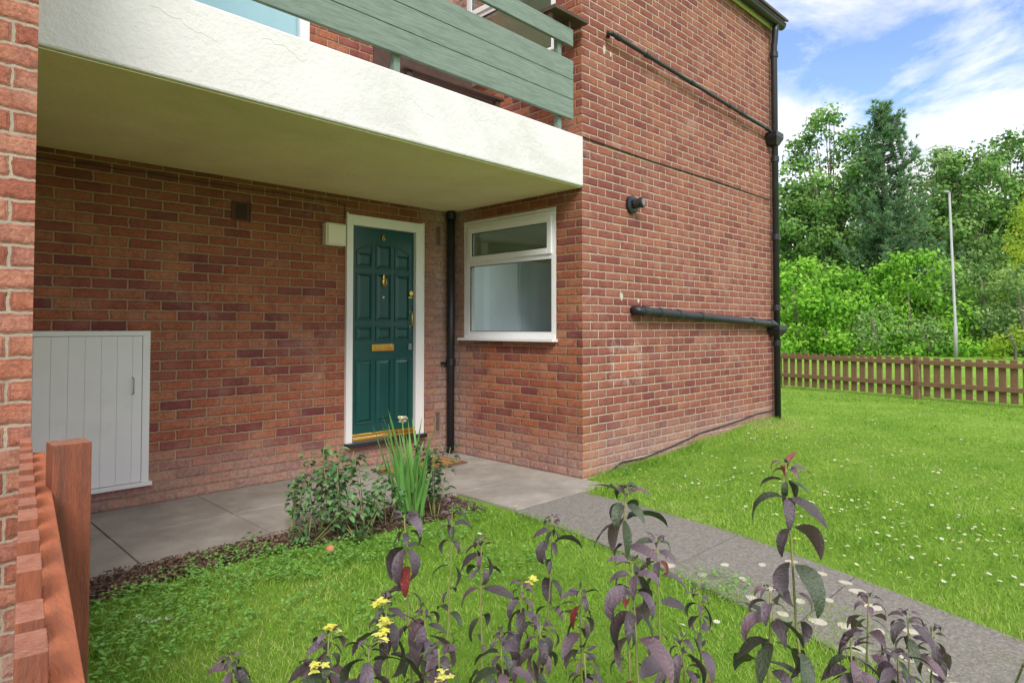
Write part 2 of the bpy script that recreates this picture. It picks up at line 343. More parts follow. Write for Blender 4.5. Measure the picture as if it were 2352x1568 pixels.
for (x,z) in((1.5,2.86),(2.45,2.80),(3.05,2.82),(3.5,2.72),(3.75,2.78),(.95,2.85)):
    mb=MB(); p=[(x,sy(x),z)]
    for k in range(11):
        xx=p[-1][0]+random.uniform(.0,.045); p.append((xx,sy(xx),p[-1][2]+random.uniform(-.022,.020)))
    mb.tube(p,.0016,5); mb.build('plaster_crack',M['render'],HR)
# roof
mb=MB()
mb.add([(4.1,3.34,5.28),(EX+.04,3.34,5.28),(EX+.04,7.6,7.4),(4.1,7.6,7.4),(4.1,3.34,5.25),(EX+.04,3.34,5.25),(EX+.04,7.6,7.3),(4.1,7.6,7.3)],[(0,1,2,3),(7,6,5,4),(0,4,5,1),(1,5,6,2),(0,3,7,4)])
mb.add([(-6,4.95,5.3),(4.1,4.95,5.3),(4.1,7.6,6.6),(-6,7.6,6.6)],[(0,1,2,3)])
rf=mb.build('roof',M['roof'],HR)
mb=MB(); mb.box(4.15,EX+.02,3.49,3.51,5.165,5.215); mb.build('fascia',M['white'],rf)
mb=MB(); mb.box(4.15,EX+.02,3.36,3.488,5.22,5.235); mb.build('eave_board',M['darkwood'],rf)
GY=3.425
mb=MB(); N=10; pr=[(GY+.058*math.cos(math.pi+math.pi*k/N),5.225+.058*math.sin(math.pi+math.pi*k/N)) for k in range(N+1)]; prr=[(GY+.053*math.cos(math.pi+math.pi*k/N),5.225+.053*math.sin(math.pi+math.pi*k/N)) for k in range(N+1)][::-1]
pp=pr+prr; K=len(pp); mb.add([(4.1,y,z) for y,z in pp]+[(EX+.03,y,z) for y,z in pp],[(k,(k+1)%K,(k+1)%K+K,k+K) for k in range(K)]+[tuple(range(K))]+[tuple(range(2*K-1,K-1,-1))])
mb.add([(EX+.033,y,z) for y,z in pr],[tuple(range(N+1))]); mb.build('gutter',M['black'],rf)
def pipe(name,pts,r,rings,parent=HR,rr=1.28,hl=.035,n=14):
    mb=MB(); mb.tube(pts,r,n); o=mb.build(name,M['black'],parent,smooth=False)
    for pl in o.data.polygons: pl.use_smooth=len(pl.vertices)==4
    for p,d in rings:
        q=MB(); p=Vector(p); d=Vector(d).normalized(); q.tube([p-d*hl,p+d*hl],r*rr,n); ro=q.build('collar',M['black'],o,bevel=.004)
    return o
DXp,DYp=8.22,3.455; up=(0,0,1)
pipe('downpipe',[(8.22,GY,5.20),(8.22,GY+.01,5.10),(DXp,DYp-.01,4.97),(DXp,DYp,4.9),(DXp,DYp,.06)],.040,[((DXp,DYp,4.8),up),((DXp,DYp,3.45),up),((DXp,DYp,1.55),up),((DXp,DYp,2.45),up),((DXp,DYp,1.1),up)])
def hopper(x,z,w,h):
    mb=MB()
    mb.frustum((x,DYp,z),(1,0,0),(0,1,0),(0,0,1),w*.45,w*.45,w,w*.75,h*.55)
    mb.box(x-w/2,x+w/2,DYp-w*.375,DYp+w*.375-.02,z+h*.55,z+h); mb.build('hopper',M['black'],HR,bevel=.006)
hopper(8.19,3.62,.22,.16); hopper(8.21,1.19,.24,.14)
pipe('waste_pipe',[(4.73,3.50,3.93),(4.70,3.47,3.955),(4.73,3.455,3.95),(4.80,3.455,3.945),(8.06,3.455,3.79),(8.12,3.455,3.77),(8.16,3.455,3.74)],.021,[((x,3.455,3.945-(x-4.8)*.047),(1,0,-.047)) for x in(4.83,5.3,6.15,7.0,7.3,8.0)],hl=.03)
pipe('waste_pipe',[(5.14,3.53,1.46),(5.12,3.46,1.46),(5.16,3.445,1.455),(8.08,3.445,1.345),(8.16,3.445,1.32)],.044,[((x,3.445,1.457-(x-5.14)*.0372),(1,0,-.037)) for x in(5.22,5.5,5.85,6.3,7.5,8.0)],rr=1.14,hl=.045)
pipe('downpipe',[(4.315,5.215,2.51),(4.315,5.215,.02)],.04,[((4.315,5.215,.94),up),((4.315,5.215,2.46),up)])
mb=MB(); mb.box(4.22,4.387,5.24,5.262,.92,.945); mb.build('pipe_bracket',M['black'],HR)
mb=MB(); mb.tube([(4.395,3.522,2.955),(5.5,3.522,2.94),(6.7,3.522,2.95),(8.2,3.522,2.935)],.006,6); mb.build('cable',M['black'],HR)
mb=MB(); mb.tube([(4.75,3.50,.02),(4.95,3.515,.07),(5.3,3.518,.055),(5.8,3.518,.10),(6.4,3.518,.17),(7.1,3.518,.20),(7.8,3.518,.245),(8.2,3.50,.25)],.007,6); mb.build('cable',M['black'],HR)
mb=MB(); pts=[(.8,5.284,2.46)]
for k in range(23): pts.append((.8+k*.1,5.283,2.44+random.uniform(-.006,.006)))
pts+=[(3.11,5.283,2.43),(3.115,5.283,2.3)]
mb.tube(pts,.004,5); mb.build('cable',M['black'],HR)
mb=MB(); mb.tube([(5.12,3.527,2.46),(5.12,3.50,2.46),(5.12,3.49,2.46)],[.085,.085,.06],24); fl=mb.build('boiler_flue',M['black'],HR)
mb=MB(); mb.tube([(5.12,3.49,2.46),(5.135,3.43,2.468)],.045,20); mb.tube([(5.135,3.43,2.468),(5.142,3.405,2.473)],.052,20); mb.build('flue_terminal',M['black'],fl,bevel=.003)
mb=MB(); mb.tube([(5.142,3.404,2.473),(5.143,3.400,2.473)],.034,18); mb.build('flue_mouth',M['flue'],fl)
for px,py,s in((1390,108,.03),(1427,680,.03),(1466,690,.022),(1512,722,.02),(1405,118,.02)):
    mb=MB()
    u=(px-1176)/F; X=FY*(1+u)/(1-u); d=(X+FY)/S2; z=H+(752-py)*d/F; N=9
    ring=[(X+s*random.uniform(.6,1.1)*math.cos(6.283*j/N),FY-.002,z+1.4*s*random.uniform(.6,1.1)*math.sin(6.283*j/N)) for j in range(N)]
    mb.add(ring,[tuple(range(N))]); mb.build('filler_patch',M['spot'],HR)
# ---- door
fr=MB(); t=.055
fr.box(DX0,DX0+t,WY-.03,WY+.08,DZ0,DZ1); fr.box(DX1-t-.03,DX1,WY-.03,WY+.08,DZ0,DZ1); fr.box(DX0+t,DX1-t-.03,WY-.029,WY+.08,DZ1-.095,DZ1)
fr.box(DX0-.015,DX0,WY-.036,WY+.002,DZ0,DZ1+.012); fr.box(DX1,DX1+.015,WY-.036,WY+.002,DZ0,DZ1+.012)
LX0,LX1,LZ0,LZ1=DX0+t,DX1-t-.03,.30,DZ1-.095
lf=MB(); YF=WY+.012
lf.box(LX0+.003,LX1-.003,YF,YF+.045,LZ0,LZ1-.003)
door=lf.build('door',M['green'],HR)
fr.build('door_frame',M['white'],door,bevel=.004)
pn=MB(); W=LX1-LX0; cols=[(.055,.235),(.275,.455),(.495,.675)]; cols=[(a/.73*W,b_/.73*W) for a,b_ in cols]
def panel(x0,x1,z0,z1):
    c=((x0+x1)/2,YF-.001,(z0+z1)/2); w,h=x1-x0,z1-z0
    for (a0,a1,b0,b1) in((x0,x1,z0,z0+.012),(x0,x1,z1-.012,z1),(x0,x0+.012,z0+.012,z1-.012),(x1-.012,x1,z0+.012,z1-.012)):
        pn.box(a0,a1,YF-.009,YF+.001,b0,b1)
    pn.frustum(c,(1,0,0),(0,0,1),(0,-1,0),w-.034,h-.034,w-.08,h-.08 if h>.12 else h-.06,.011)
for i,(a,b_) in enumerate(cols):
    x0,x1=LX0+a,LX0+b_
    if i==1: panel(x0,x1,1.86,2.10)
    else:
        zz=[2.02,2.045,2.065,2.08,2.09] if i==0 else [2.09,2.08,2.065,2.045,2.02]
        for k in range(4):
            xa,xb=x0+(x1-x0)*k/4,x0+(x1-x0)*(k+1)/4; za,zb=zz[k],zz[k+1]
            pn.add([(xa,YF-.009,za-.012),(xb,YF-.009,zb-.012),(xb,YF-.009,zb),(xa,YF-.009,za),(xa,YF+.001,za-.012),(xb,YF+.001,zb-.012),(xb,YF+.001,zb),(xa,YF+.001,za)],[(0,1,2,3),(3,2,6,7),(1,0,4,5)])
        for (a0,a1,b0,b1) in((x0,x1,1.86,1.872),(x0,x0+.012,1.872,zz[0]-.006),(x1-.012,x1,1.872,zz[-1]-.006)): pn.box(a0,a1,YF-.009,YF+.001,b0,b1)
        pn.frustum(((x0+x1)/2,YF-.001,1.94),(1,0,0),(0,0,1),(0,-1,0),x1-x0-.034,.125,x1-x0-.08,.075,.011)
    panel(x0,x1,1.36,1.82); panel(x0,x1,1.175,1.315); panel(x0,x1,.40,1.0)
pn.build('door_panels',M['green'],door,bevel=.002)
mb=MB(); mb.box(LX0+.002,LX1-.002,YF-.035,YF-.001,.285,.315); mb.box(LX0+.002,LX1-.002,YF-.05,YF-.001,.250,.280); mb.build('threshold_strip',M['brass'],door,bevel=.004)
mb=MB(); mb.box(DX0-.01,DX1+.03,WY-.075,WY+.05,.205,.24); mb.build('door_sill',M['black'],door,bevel=.004)
mb=MB(); cx=3.536; mb.box(cx-.125,cx+.125,YF-.016,YF-.010,1.075,1.14); mb.box(cx-.10,cx+.10,YF-.021,YF-.0165,1.09,1.125); mb.build('letterbox',M['brass'],door,bevel=.003)
mb=MB(); K_=[(0,.0),(.010,.01),(.020,.04),(.022,.06),(.013,.085),(.016,.1),(.006,.12)]
vs=[]
for w,z in K_: vs+= [(cx-w-.002,YF-.012,1.69+z),(cx+w+.002,YF-.012,1.69+z),(cx+w*.5,YF-.028,1.69+z),(cx-w*.5,YF-.028,1.69+z)]
mb.add(vs,[(4*i+j,4*i+(j+1)%4,4*i+4+(j+1)%4,4*i+4+j) for i in range(len(K_)-1) for j in range(4)])
mb.tube([(cx+.024*math.cos(a),YF-.034,1.735+.032*math.sin(a)) for a in [2*math.pi*k/20 for k in range(21)]],.004,8,False)
mb.build('knocker',M['brass'],door,smooth=True)
mb=MB(); mb.tube([(cx,YF-.010,1.59),(cx,YF-.018,1.59)],.012,16); mb.build('spyhole',M['steel'],door)
hx=3.855
mb=MB(); mb.tube([(hx,YF-.012,1.64),(hx,YF-.03,1.64)],.024,20); mb.box(hx-.022,hx+.022,YF-.016,YF-.01,1.59,1.606); mb.build('lock',M['brass'],door,bevel=.002)
mb=MB(); mb.box(hx-.011,hx+.011,YF-.013,YF-.009,1.30,1.325); mb.box(hx-.011,hx+.011,YF-.013,YF-.009,1.445,1.47)
mb.tube([(hx,YF-.01,1.455),(hx,YF-.04,1.45),(hx,YF-.046,1.42),(hx,YF-.046,1.35),(hx,YF-.04,1.32),(hx,YF-.01,1.315)],.0065,10); mb.build('door_handle',M['brass'],door,smooth=True)
mb=MB(); mb.box(hx-.018,hx+.018,YF-.014,YF-.009,1.08,1.14); mb.build('keyhole_plate',M['steel'],door,bevel=.003)
cu=bpy.data.curves.new('n6','FONT'); cu.body='6'; cu.size=.085; cu.extrude=.003; cu.align_x='CENTER'; cu.align_y='CENTER'
to=bpy.data.objects.new('tmp',cu); COL.objects.link(to); bpy.context.view_layer.update()
me=bpy.data.meshes.new_from_object(to.evaluated_get(bpy.context.evaluated_depsgraph_get())); me.name='house_number'
me.transform(Matrix.Translation((cx,YF-.014,2.163))@Matrix.Rotation(math.pi/2,4,'X')); bpy.data.objects.remove(to)
me.materials.clear(); me.materials.append(M['brass']); o=bpy.data.objects.new('house_number',me); COL.objects.link(o); o.location=-wloc(door); o.parent=door
# ---- window builder
def window(zoff,label):
    x=WX; z0,z1=wz0+zoff,wz1+zoff-(.1 if zoff else 0); y0,y1=wy0,wy1; t=.06; tr=z0+(z1-z0)*.655
    mb=MB()
    mb.box(x+.0,x+.065,y0,y0+t,z0,z1); mb.box(x+.0,x+.065,y1-t,y1,z0,z1); mb.box(x+.001,x+.065,y0+t,y1-t,z0,z0+t); mb.box(x+.001,x+.065,y0+t,y1-t,z1-t,z1); mb.box(x+.001,x+.065,y0+t,y1-t,tr-.035,tr+.025)
    w=mb.build('window',M['upvc'],HR,bevel=.005); w['label']=label
    mb=MB(); a,b_,c_,d_=y0+.045,y1-.045,tr+.01,z1-.045
    mb.box(x-.018,x-.001,a,a+.055,c_,d_); mb.box(x-.018,x-.001,b_-.055,b_,c_,d_); mb.box(x-.018,x-.001,a+.055,b_-.055,c_,c_+.055); mb.box(x-.018,x-.001,a+.055,b_-.055,d_-.055,d_)
    mb.build('opening_sash',M['upvc'],w,bevel=.005)
    mb=MB(); mb.add([(x+.02,y0+t,z0+t),(x+.02,y1-t,z0+t),(x+.02,y1-t,tr-.035),(x+.02,y0+t,tr-.035)],[(0,1,2,3)]); mb.build('pane',M['glass'],w)
    mb=MB(); mb.add([(x+.005,a+.05,c_+.05),(x+.005,b_-.05,c_+.05),(x+.005,b_-.05,d_-.05),(x+.005,a+.05,d_-.05)],[(0,1,2,3)]); mb.build('pane',M['glass'],w)
    mb=MB(); g_=.006
    for (xa,p,q,r_,s_) in((x+.004,y0+t,y1-t,z0+t,tr-.035),(x-.012,a+.055,b_-.055,c_+.055,d_-.055)):
        mb.box(xa,xa+.012,p,p+g_,r_,s_); mb.box(xa,xa+.012,q-g_,q,r_,s_); mb.box(xa,xa+.012,p+g_,q-g_,r_,r_+g_); mb.box(xa,xa+.012,p+g_,q-g_,s_-g_,s_)
    mb.build('seal',M['black'],w)
    mb=MB(); mb.box(x-.075,x+.0,y0-.02,y1+.05,z0-.03,z0-.005); mb.box(x-.02,x-.001,y0,y1,z0-.005,z0+.03); mb.build('sill',M['upvc'],w,bevel=.004)
    if not zoff:
        mb=MB(); mb.box(x-.006,x+.0,y0-.0,y1+.03,z1-.0,z1+.03); mb.box(x-.006,x,y1,y1+.025,z0,z1); mb.build('window_trim',M['render'],w)
window(0,'white window beside the porch'); window(UP,'upper white window above the balcony')
def room(x0,x1,y0,y1,z0,z1,wz,mat):
    mb=MB()
    mb.add([(x0,y0,z0),(x1,y0,z0),(x1,y1,z0),(x0,y1,z0),(x0,y0,z1),(x1,y0,z1),(x1,y1,z1),(x0,y1,z1)],[(0,1,2,3),(4,7,6,5),(0,4,5,1),(2,6,7,3)])
    a,b_,c_,d_=4.1,6.3,wz[0],wz[1]  # far-side opening added to let daylight into the room
    for (p,q,r_,s_) in((y0,a,z0,z1),(b_,y1,z0,z1),(a,b_,z0,c_),(a,b_,d_,z1)): mb.add([(x1,p,r_),(x1,q,r_),(x1,q,s_),(x1,p,s_)],[(0,1,2,3)])
    mb.build('room_lining',mat,HR)
room(WX+.08,8.27,3.62,6.6,.3,2.48,(.95,2.35),M['room']); room(WX+.08,8.27,3.62,6.6,2.95,5.1,(3.6,4.9),M['room'])
mb=MB()
X0,X1=.95,2.75
mb.box(X0,X0+.07,WY-.01,WY+.06,2.97,5.0); mb.box(X1-.09,X1,WY-.01,WY+.06,2.97,5.0); mb.box(X0+.07,X1-.09,WY-.009,WY+.06,4.92,5.0); mb.box(X0+.07,X1-.09,WY-.009,WY+.06,2.97,3.06); mb.box(1.15,1.22,WY-.009,WY+.06,3.06,4.92)
bd=mb.build('balcony_door',M['upvc'],HR,bevel=.004)
for a,b_ in((X0+.07,1.15),(1.22,X1-.09)):
    mb=MB(); mb.add([(a,WY+.02,3.06),(b_,WY+.02,3.06),(b_,WY+.02,4.92),(a,WY+.02,4.92)],[(0,1,2,3)]); mb.build('pane',M['glass'],bd)
mb=MB(); N=60; vs=[]
for k in range(N+1):
    x=X0+(X1-X0)*k/N; y=WY+.065+.003*math.sin(k*.9); vs+=[(x,y,2.9),(x,y,5.05)]
mb.add(vs,[(2*k,2*k+2,2*k+3,2*k+1) for k in range(N)]); mb.build('curtain',M['curtain'],bd,smooth=True)
# inside furniture
ct=thing('tall_cupboard',(5.1,5.5,.3),'tall pale blue cupboard standing in the room behind the window','cupboard')
mb=MB(); mb.box(4.86,5.4,4.74,6.2,.3,2.0); mb.build('cabinet',M['bluewhite'],ct,bevel=.006)
mb=MB(); mb.box(4.845,4.858,4.76,5.5,.4,1.98); mb.build('cupboard_door',M['bluewhite'],ct,bevel=.003)
kc=thing('kitchen_wall_cabinet',(7.0,6.4,1.6),'light wood kitchen wall cabinet inside the room seen through the window','cabinet')
mb=MB(); mb.box(5.7,8.1,6.25,6.58,1.62,2.25); mb.build('cabinet',M['kit'],kc,bevel=.004)
for k in range(4):
    mb=MB(); mb.box(5.72+k*.6,6.28+k*.6,6.23,6.248,1.64,2.23); mb.build('cabinet_door',M['kit'],kc,bevel=.003)
wt=thing('worktop_unit',(7.0,6.3,.3),'kitchen base unit with dark worktop inside the room behind the window','cupboard')
mb=MB(); mb.box(5.7,8.1,6.0,6.58,.3,1.16); mb.build('cabinet',M['kit'],wt,bevel=.004)
mb=MB(); mb.box(5.68,8.12,5.97,6.58,1.163,1.20); mb.build('worktop',M['darkwood'],wt,bevel=.004)
vs=[]
for k in range(25):
    y=3.70+.27*k/24; x=4.53+.018*math.sin(k*1.3); vs+=[(x,y,1.05),(x,y,2.42)]
mb=MB(); mb.add(vs,[(2*k,2*k+2,2*k+3,2*k+1) for k in range(24)]); cr=mb.build('window_curtain',M['ycurt'],smooth=True); tag(cr,'gathered yellow curtain hanging inside the lower window at its right side','curtain')
# ---- balcony guard
gr=thing('balcony_guard',(2.4,3.53,2.953),'grey green timber board railing along the white balcony slab','railing')
def gboard(z0,z1):
    mb=MB(); x0,x1=.42,4.235
    a,b_=sy(x0)-.012,sy(x1)-.012
    mb.add([(x0,a,z0),(x1,b_,z0),(x0,a+.03,z0),(x1,b_+.03,z0),(x0,a,z1),(x1,b_,z1),(x0,a+.03,z1),(x1,b_+.03,z1)],[(0,2,3,1),(4,5,7,6),(0,1,5,4),(2,6,7,3),(0,4,6,2),(1,3,7,5)])
    mb.build('board',M['board'],gr,bevel=.004)
for k in range(3): z=3.065+k*.168; gboard(z,z+.164)
gboard(3.69,3.835)
for x in(4.07,2.40,.75):
    mb=MB(); y=sy(x)+.024; mb.box(x,x+.045,y,y+.045,2.954,3.83); mb.build('post',M['board'],gr)
sh=thing('rail_shelf',(4.1,3.6,3.84),'small dark timber shelf on the end of the balcony railing','shelf')
mb=MB(); mb.box(3.93,4.36,3.43,3.72,3.90,3.935); mb.build('shelf_board',M['darkwood'],sh,bevel=.004)
for x in(3.95,4.18):
    mb=MB(); mb.box(x,x+.03,3.50,3.70,3.836,3.90); mb.build('bracket',M['darkwood'],sh)
bn=thing('balcony_bench',(3.6,4.5,2.953),'dark wooden slatted bench standing on the balcony behind green railing','bench')
for k in range(4):
    mb=MB(); mb.box(3.0,4.1,4.2+k*.11,4.29+k*.11,3.36,3.385); mb.build('seat_slat',M['darkwood'],bn,bevel=.003)
for x in(3.04,4.02):
    for y in(4.22,4.58):
        mb=MB(); mb.box(x,x+.045,y,y+.045,2.954,3.358); mb.build('leg',M['darkwood'],bn)
mb=MB(); mb.box(3.0,4.1,4.64,4.66,3.5,3.75); mb.box(3.04,3.08,4.66,4.69,3.2,3.8); mb.box(4.02,4.06,4.66,4.69,3.2,3.8); mb.build('backrest',M['darkwood'],bn)
# ---- wall fittings
mb=MB(); mb.box(2.885,3.09,WY-.075,WY-.001,2.035,2.235); lb=mb.build('porch_light',M['cream'],HR,bevel=.012)
mb=MB(); mb.box(2.90,3.075,WY-.088,WY-.077,2.05,2.22); mb.build('lamp_cover',M['cream'],lb,bevel=.008)
def vent(x0,x1,z0,z1,mat,nm,rows,colsn,hm):
    mb=MB(); mb.box(x0,x1,WY-.008,WY+.0,z0,z0+.012); mb.box(x0,x1,WY-.008,WY,z1-.012,z1); mb.box(x0,x0+.01,WY-.008,WY,z0+.012,z1-.012); mb.box(x1-.01,x1,WY-.008,WY,z0+.012,z1-.012)
    mb.add([(x0,WY-.002,z0),(x1,WY-.002,z0),(x1,WY-.002,z1),(x0,WY-.002,z1)],[(0,1,2,3)])
    v=mb.build(nm,mat,HR)
    hb=MB()
    for i in range(rows):
        for j in range(colsn):
            ax=x0+.014+(x1-x0-.028)*(j+.15)/colsn; bx_=x0+.014+(x1-x0-.028)*(j+.85)/colsn; az=z0+.016+(z1-z0-.032)*(i+.2)/rows; bz=z0+.016+(z1-z0-.032)*(i+.8)/rows
            hb.add([(ax,WY-.0045,az),(bx_,WY-.0045,az),(bx_,WY-.0045,bz),(ax,WY-.0045,bz)],[(0,1,2,3)])
    hb.build('vent_holes',hm,v)
vent(2.085,2.245,2.17,2.325,M['grille'],'air_vent',9,1,M['gdark'])
vent(4.165,4.24,2.14,2.36,M['terra'],'air_brick',9,3,M['black']); vent(4.165,4.24,.22,.44,M['terra'],'air_brick',9,3,M['black'])
CX0,CX1,CZ0,CZ1=.5,1.497,.18,1.275
mb=MB(); mb.box(CX0,CX1,WY-.035,WY-.002,CZ1-.035,CZ1); mb.box(CX1-.05,CX1,WY-.034,WY-.002,CZ0,CZ1-.035); mb.box(CX0,CX1+.02,WY-.05,WY-.002,CZ0-.03,CZ0); cb_=mb.build('cupboard_frame',M['cup'],HR,bevel=.003); cb_['label']='white frame of the porch wall cupboard'
mb=MB(); x=CX0
while x<CX1-.06:
    x2=min(x+.098,CX1-.052); mb.box(x+.0006,x2-.0006,WY-.03,WY-.004,CZ0+.004,CZ1-.038); x=x2+.0
mb.build('cupboard_door',M['cup'],cb_,bevel=.001)
mb=MB(); mb.tube([(1.385,WY-.03,.94),(1.385,WY-.06,.935),(1.385,WY-.062,.88),(1.385,WY-.06,.825),(1.385,WY-.03,.82)],.0045,8); mb.build('cupboard_handle',M['pull'],cb_,smooth=True)
mt=thing('door_mat',(3.7,4.9,.006),'brown coir door mat with darker border below the green door','mat')
mb=MB(); mb.box(3.28,4.12,4.72,5.10,.006,.018); mb.build('mat_border',M['matrim'],mt,bevel=.004)
mb=MB(); mb.box(3.32,4.08,4.76,5.06,.0185,.024); mb.build('mat_pile',M['mat'],mt,bevel=.003)
# ---------------- near left fence
P0=Vector((.114,.50,0)); P1=Vector((.418,2.66,0)); fd=(P1-P0).normalized(); fnv=Vector((fd.y,-fd.x,0))
lf_=thing('picket_fence',(.2,1.2,0),'orange stained picket fence running away at the left edge','fence')
def obox(o,a0,a1,b0,b1,z0,z1,name,mat,par,bev=.003,tilt=0):
    mb=MB(); vs=[]
    for z in(z0,z1):
        for b_ in(b0,b1):
            for a in(a0,a1): vs.append(o+fd*a+fnv*b_+Vector((0,0,z+(tilt*(a-a0) if z==z1 else 0))))
    mb.add(vs,[(0,2,3,1),(4,5,7,6),(0,1,5,4),(2,6,7,3),(0,4,6,2),(1,3,7,5)]); return mb.build(name,mat,par,bevel=bev)
L=(P1-P0).length
obox(P0,-.3,L,-.014,.022,.80,.885,'rail',M['orail'],lf_,.004); obox(P0,-.3,L,-.014,.022,.25,.33,'rail',M['orail'],lf_)
a=-.25
while a<L-.05:
    obox(P0,a,a+.080,-.046,-.0145,.03,.932+random.uniform(-.010,.008),'picket',M['orange'],lf_,.0015,random.uniform(-.06,.06)); a+=.158+random.uniform(-.008,.008)
mb=MB(); mb.box(.347,.433,2.0,2.086,-.2,1.0)
po=mb.build('fence_post',M['postw'],bevel=.003); tag(po,'thick square brown timber post beside the near picket fence','post')
# ---------------- far fence
FA=Vector((12.66,5.62,0)); FB=Vector((11.45,-.55,0)); ff=thing('picket_fence',(12.2,2.8,.14),'low brown picket fence across the far side of lawn','fence')
fd=(FB-FA).normalized(); fnv=Vector((fd.y,-fd.x,0)); L=(FB-FA).length; zb=.14
for z in(.25,.60): obox(FA,0,L,.012,.05,zb+z-.035,zb+z+.035,'rail',M['fence'],ff)
a=.02
posts=[.36,2.86,5.36]
while a<L:
    if not any(abs(a+.04-p)<.085 for p in posts): obox(FA,a,a+.090,-.02,.010,zb+.05,zb+.675+random.uniform(-.01,.01),'picket',M['fence'],ff)
    a+=.147+random.uniform(-.004,.004)
for p in posts:
    obox(FA,p-.045,p+.045,-.05,.05,zb-.2,zb+.69,'post',M['fence'],ff)
# ---------------- leaves
def leaf(mb,base,az,el,Ln,W,droop,tint,n=5,fold=.25,twist=0):
    p=Vector(base); vs=[]; prev=p.copy(); e=el
    hd=Vector((math.cos(az),math.sin(az),0)); side=Vector((-math.sin(az),math.cos(az),0))
    for i in range(n+1):
        t=i/n
        if i: prev=prev+(hd*math.cos(e)+Vector((0,0,1))*math.sin(e))*(Ln/n)
        nrm=hd*-math.sin(e)+Vector((0,0,1))*math.cos(e)
        s2=(side*math.cos(twist)+nrm*math.sin(twist)); w=W*.5*(math.sin(math.pi*min(1,t**.75*.97+.02))**.95) if i<n else 0.0004
        wv=random.uniform(-.12,.12)*W
        vs+=[prev-s2*w+nrm*(w*fold+wv*.4),prev,prev+s2*w+nrm*(w*fold-wv*.4)]
        e-=droop/n
    fs=[]
    for i in range(n):
        for j in range(2): q=3*i+j; fs.append((q,q+1,q+4,q+3))
    mb.add(vs,fs,tint)
def flower(mb,p,r,tint=.6,petals=5,tilt=.4):
    a0=random.uniform(0,6)
    for k in range(petals): leaf(mb,p,a0+k*6.283/petals,tilt+random.uniform(-.2,.2),r,r*.75,.5,tint,3,.15)
specs=[(930,1178,1.6,1.1),(1432,1118,1.6,1.15),(1800,1062,1.4,1.2),(1268,1185,2.0,.95),(1040,1150,2.05,.9),(890,1370,1.4,1.1),(760,1445,1.4,.95),(1105,1235,1.85,.95),(1200,1335,1.7,.95),
(1450,1290,1.3,1.2),(1330,1350,1.65,.9),(1505,1230,1.9,.95),(1600,1350,1.8,.9),(1765,1350,1.2,1.1),(1985,1365,1.5,.95),(2075,1400,1.6,.9),(2130,1430,1.7,.85),(1945,1455,1.4,.95),(540,1500,1.55,.7),
(850,1470,1.3,1.0),(980,1390,1.5,1.0),(1150,1450,1.4,.95),(1240,1420,1.5,.95),(1560,1460,1.5,.9),(2050,1490,1.4,1),(1010,1480,1.25,1.0),(1340,1490,1.3,1.0),(730,1510,1.4,.8)]
fl_at={5:(0,.03),6:(.0,.05),19:(0,),8:(0,),25:(.04,)}
lab={2:'tallest purple leaved stem at the right, with dark red drooping leaves',1:'tall purple leaved stem in front of the brick corner',0:'tall purple leaved stem in front of the leafy bed plants and paving',18:'small separate purple leaved plant low on the left of the group'}
for i,(px,py,d,sc_) in enumerate(specs):
    zt=H-(py-752)*d/F; top=gp(px,d,zt); lean=Vector((random.uniform(-.06,.06),random.uniform(-.06,.06),0))
    base=Vector((top.x,top.y,0))-lean*1.5; base.z=0
    r=thing('purple_plant',base,lab.get(i,'purple leaved stem with pointed drooping leaves, one of the close clump in front'),'plant','purple leaved stems in the foreground clump' if i not in lab else None)
    N=12; pts=[]
    for k in range(N+1):
        t=k/N; p=base.lerp(top,t); p+=lean*math.sin(math.pi*t)*.25+Vector((random.uniform(-.002,.002),random.uniform(-.002,.002),0)); pts.append(p)
    mb=MB(); mb.tube(pts,[.0045-.0028*k/N for k in range(N+1)],6); mb.build('stem',M['pstem'],r,smooth=True)
    mb=MB(); z=zt; az=random.uniform(0,6); lvl=0; step=.016*sc_
    while z>max(.10,zt-.50):
        t=z/zt; fk=min(N-1e-6,max(0,t*N)); k=int(fk); p=pts[k].lerp(pts[k+1],fk-k)
        size=(.018+.034*min(1,lvl/3.0))*sc_*random.uniform(.8,1.2)
        nl=4 if lvl<4 else 2
        if lvl<1: nl=6
        if lvl>5: size*=.8
        for q in range(nl):
            a_=az+q*2*math.pi/nl+random.uniform(-.35,.35)
            s_=size*random.uniform(.6,1.35); el=random.uniform(.15,1.0) if lvl<2 else random.uniform(-.6,.5)
            tn=random.choice([-.05,.1,.25,.4,.5,.6,.72,.65,1.1 if random.random()<(.9 if i==2 else .3) else .3])
            if lvl>6 and random.random()<.4: tn=-.1
            pet=p+Vector((math.cos(a_),math.sin(a_),.3))*.008
            leaf(mb,pet,a_,el,s_*1.5,s_*.52,random.uniform(.6,2.5),tn,8,random.uniform(.1,.6),random.uniform(-.7,.7))
        az+=math.pi/4+random.uniform(-.3,.3)
        z-=step*random.uniform(.8,1.3); step=min(.068,step*1.42); lvl+=1
    mb.build('leaves',M['purple'],r,smooth=True)
    for dzf in fl_at.get(i,()):
        fm=MB(); pf=top+Vector((random.uniform(-.04,.04),random.uniform(-.04,.04),.004-dzf))
        for q in range(5): flower(fm,pf+Vector((random.uniform(-.012,.012),random.uniform(-.012,.012),random.uniform(-.010,.010))),.013,random.random())
        fm.build('flower',M['yellow'],r)
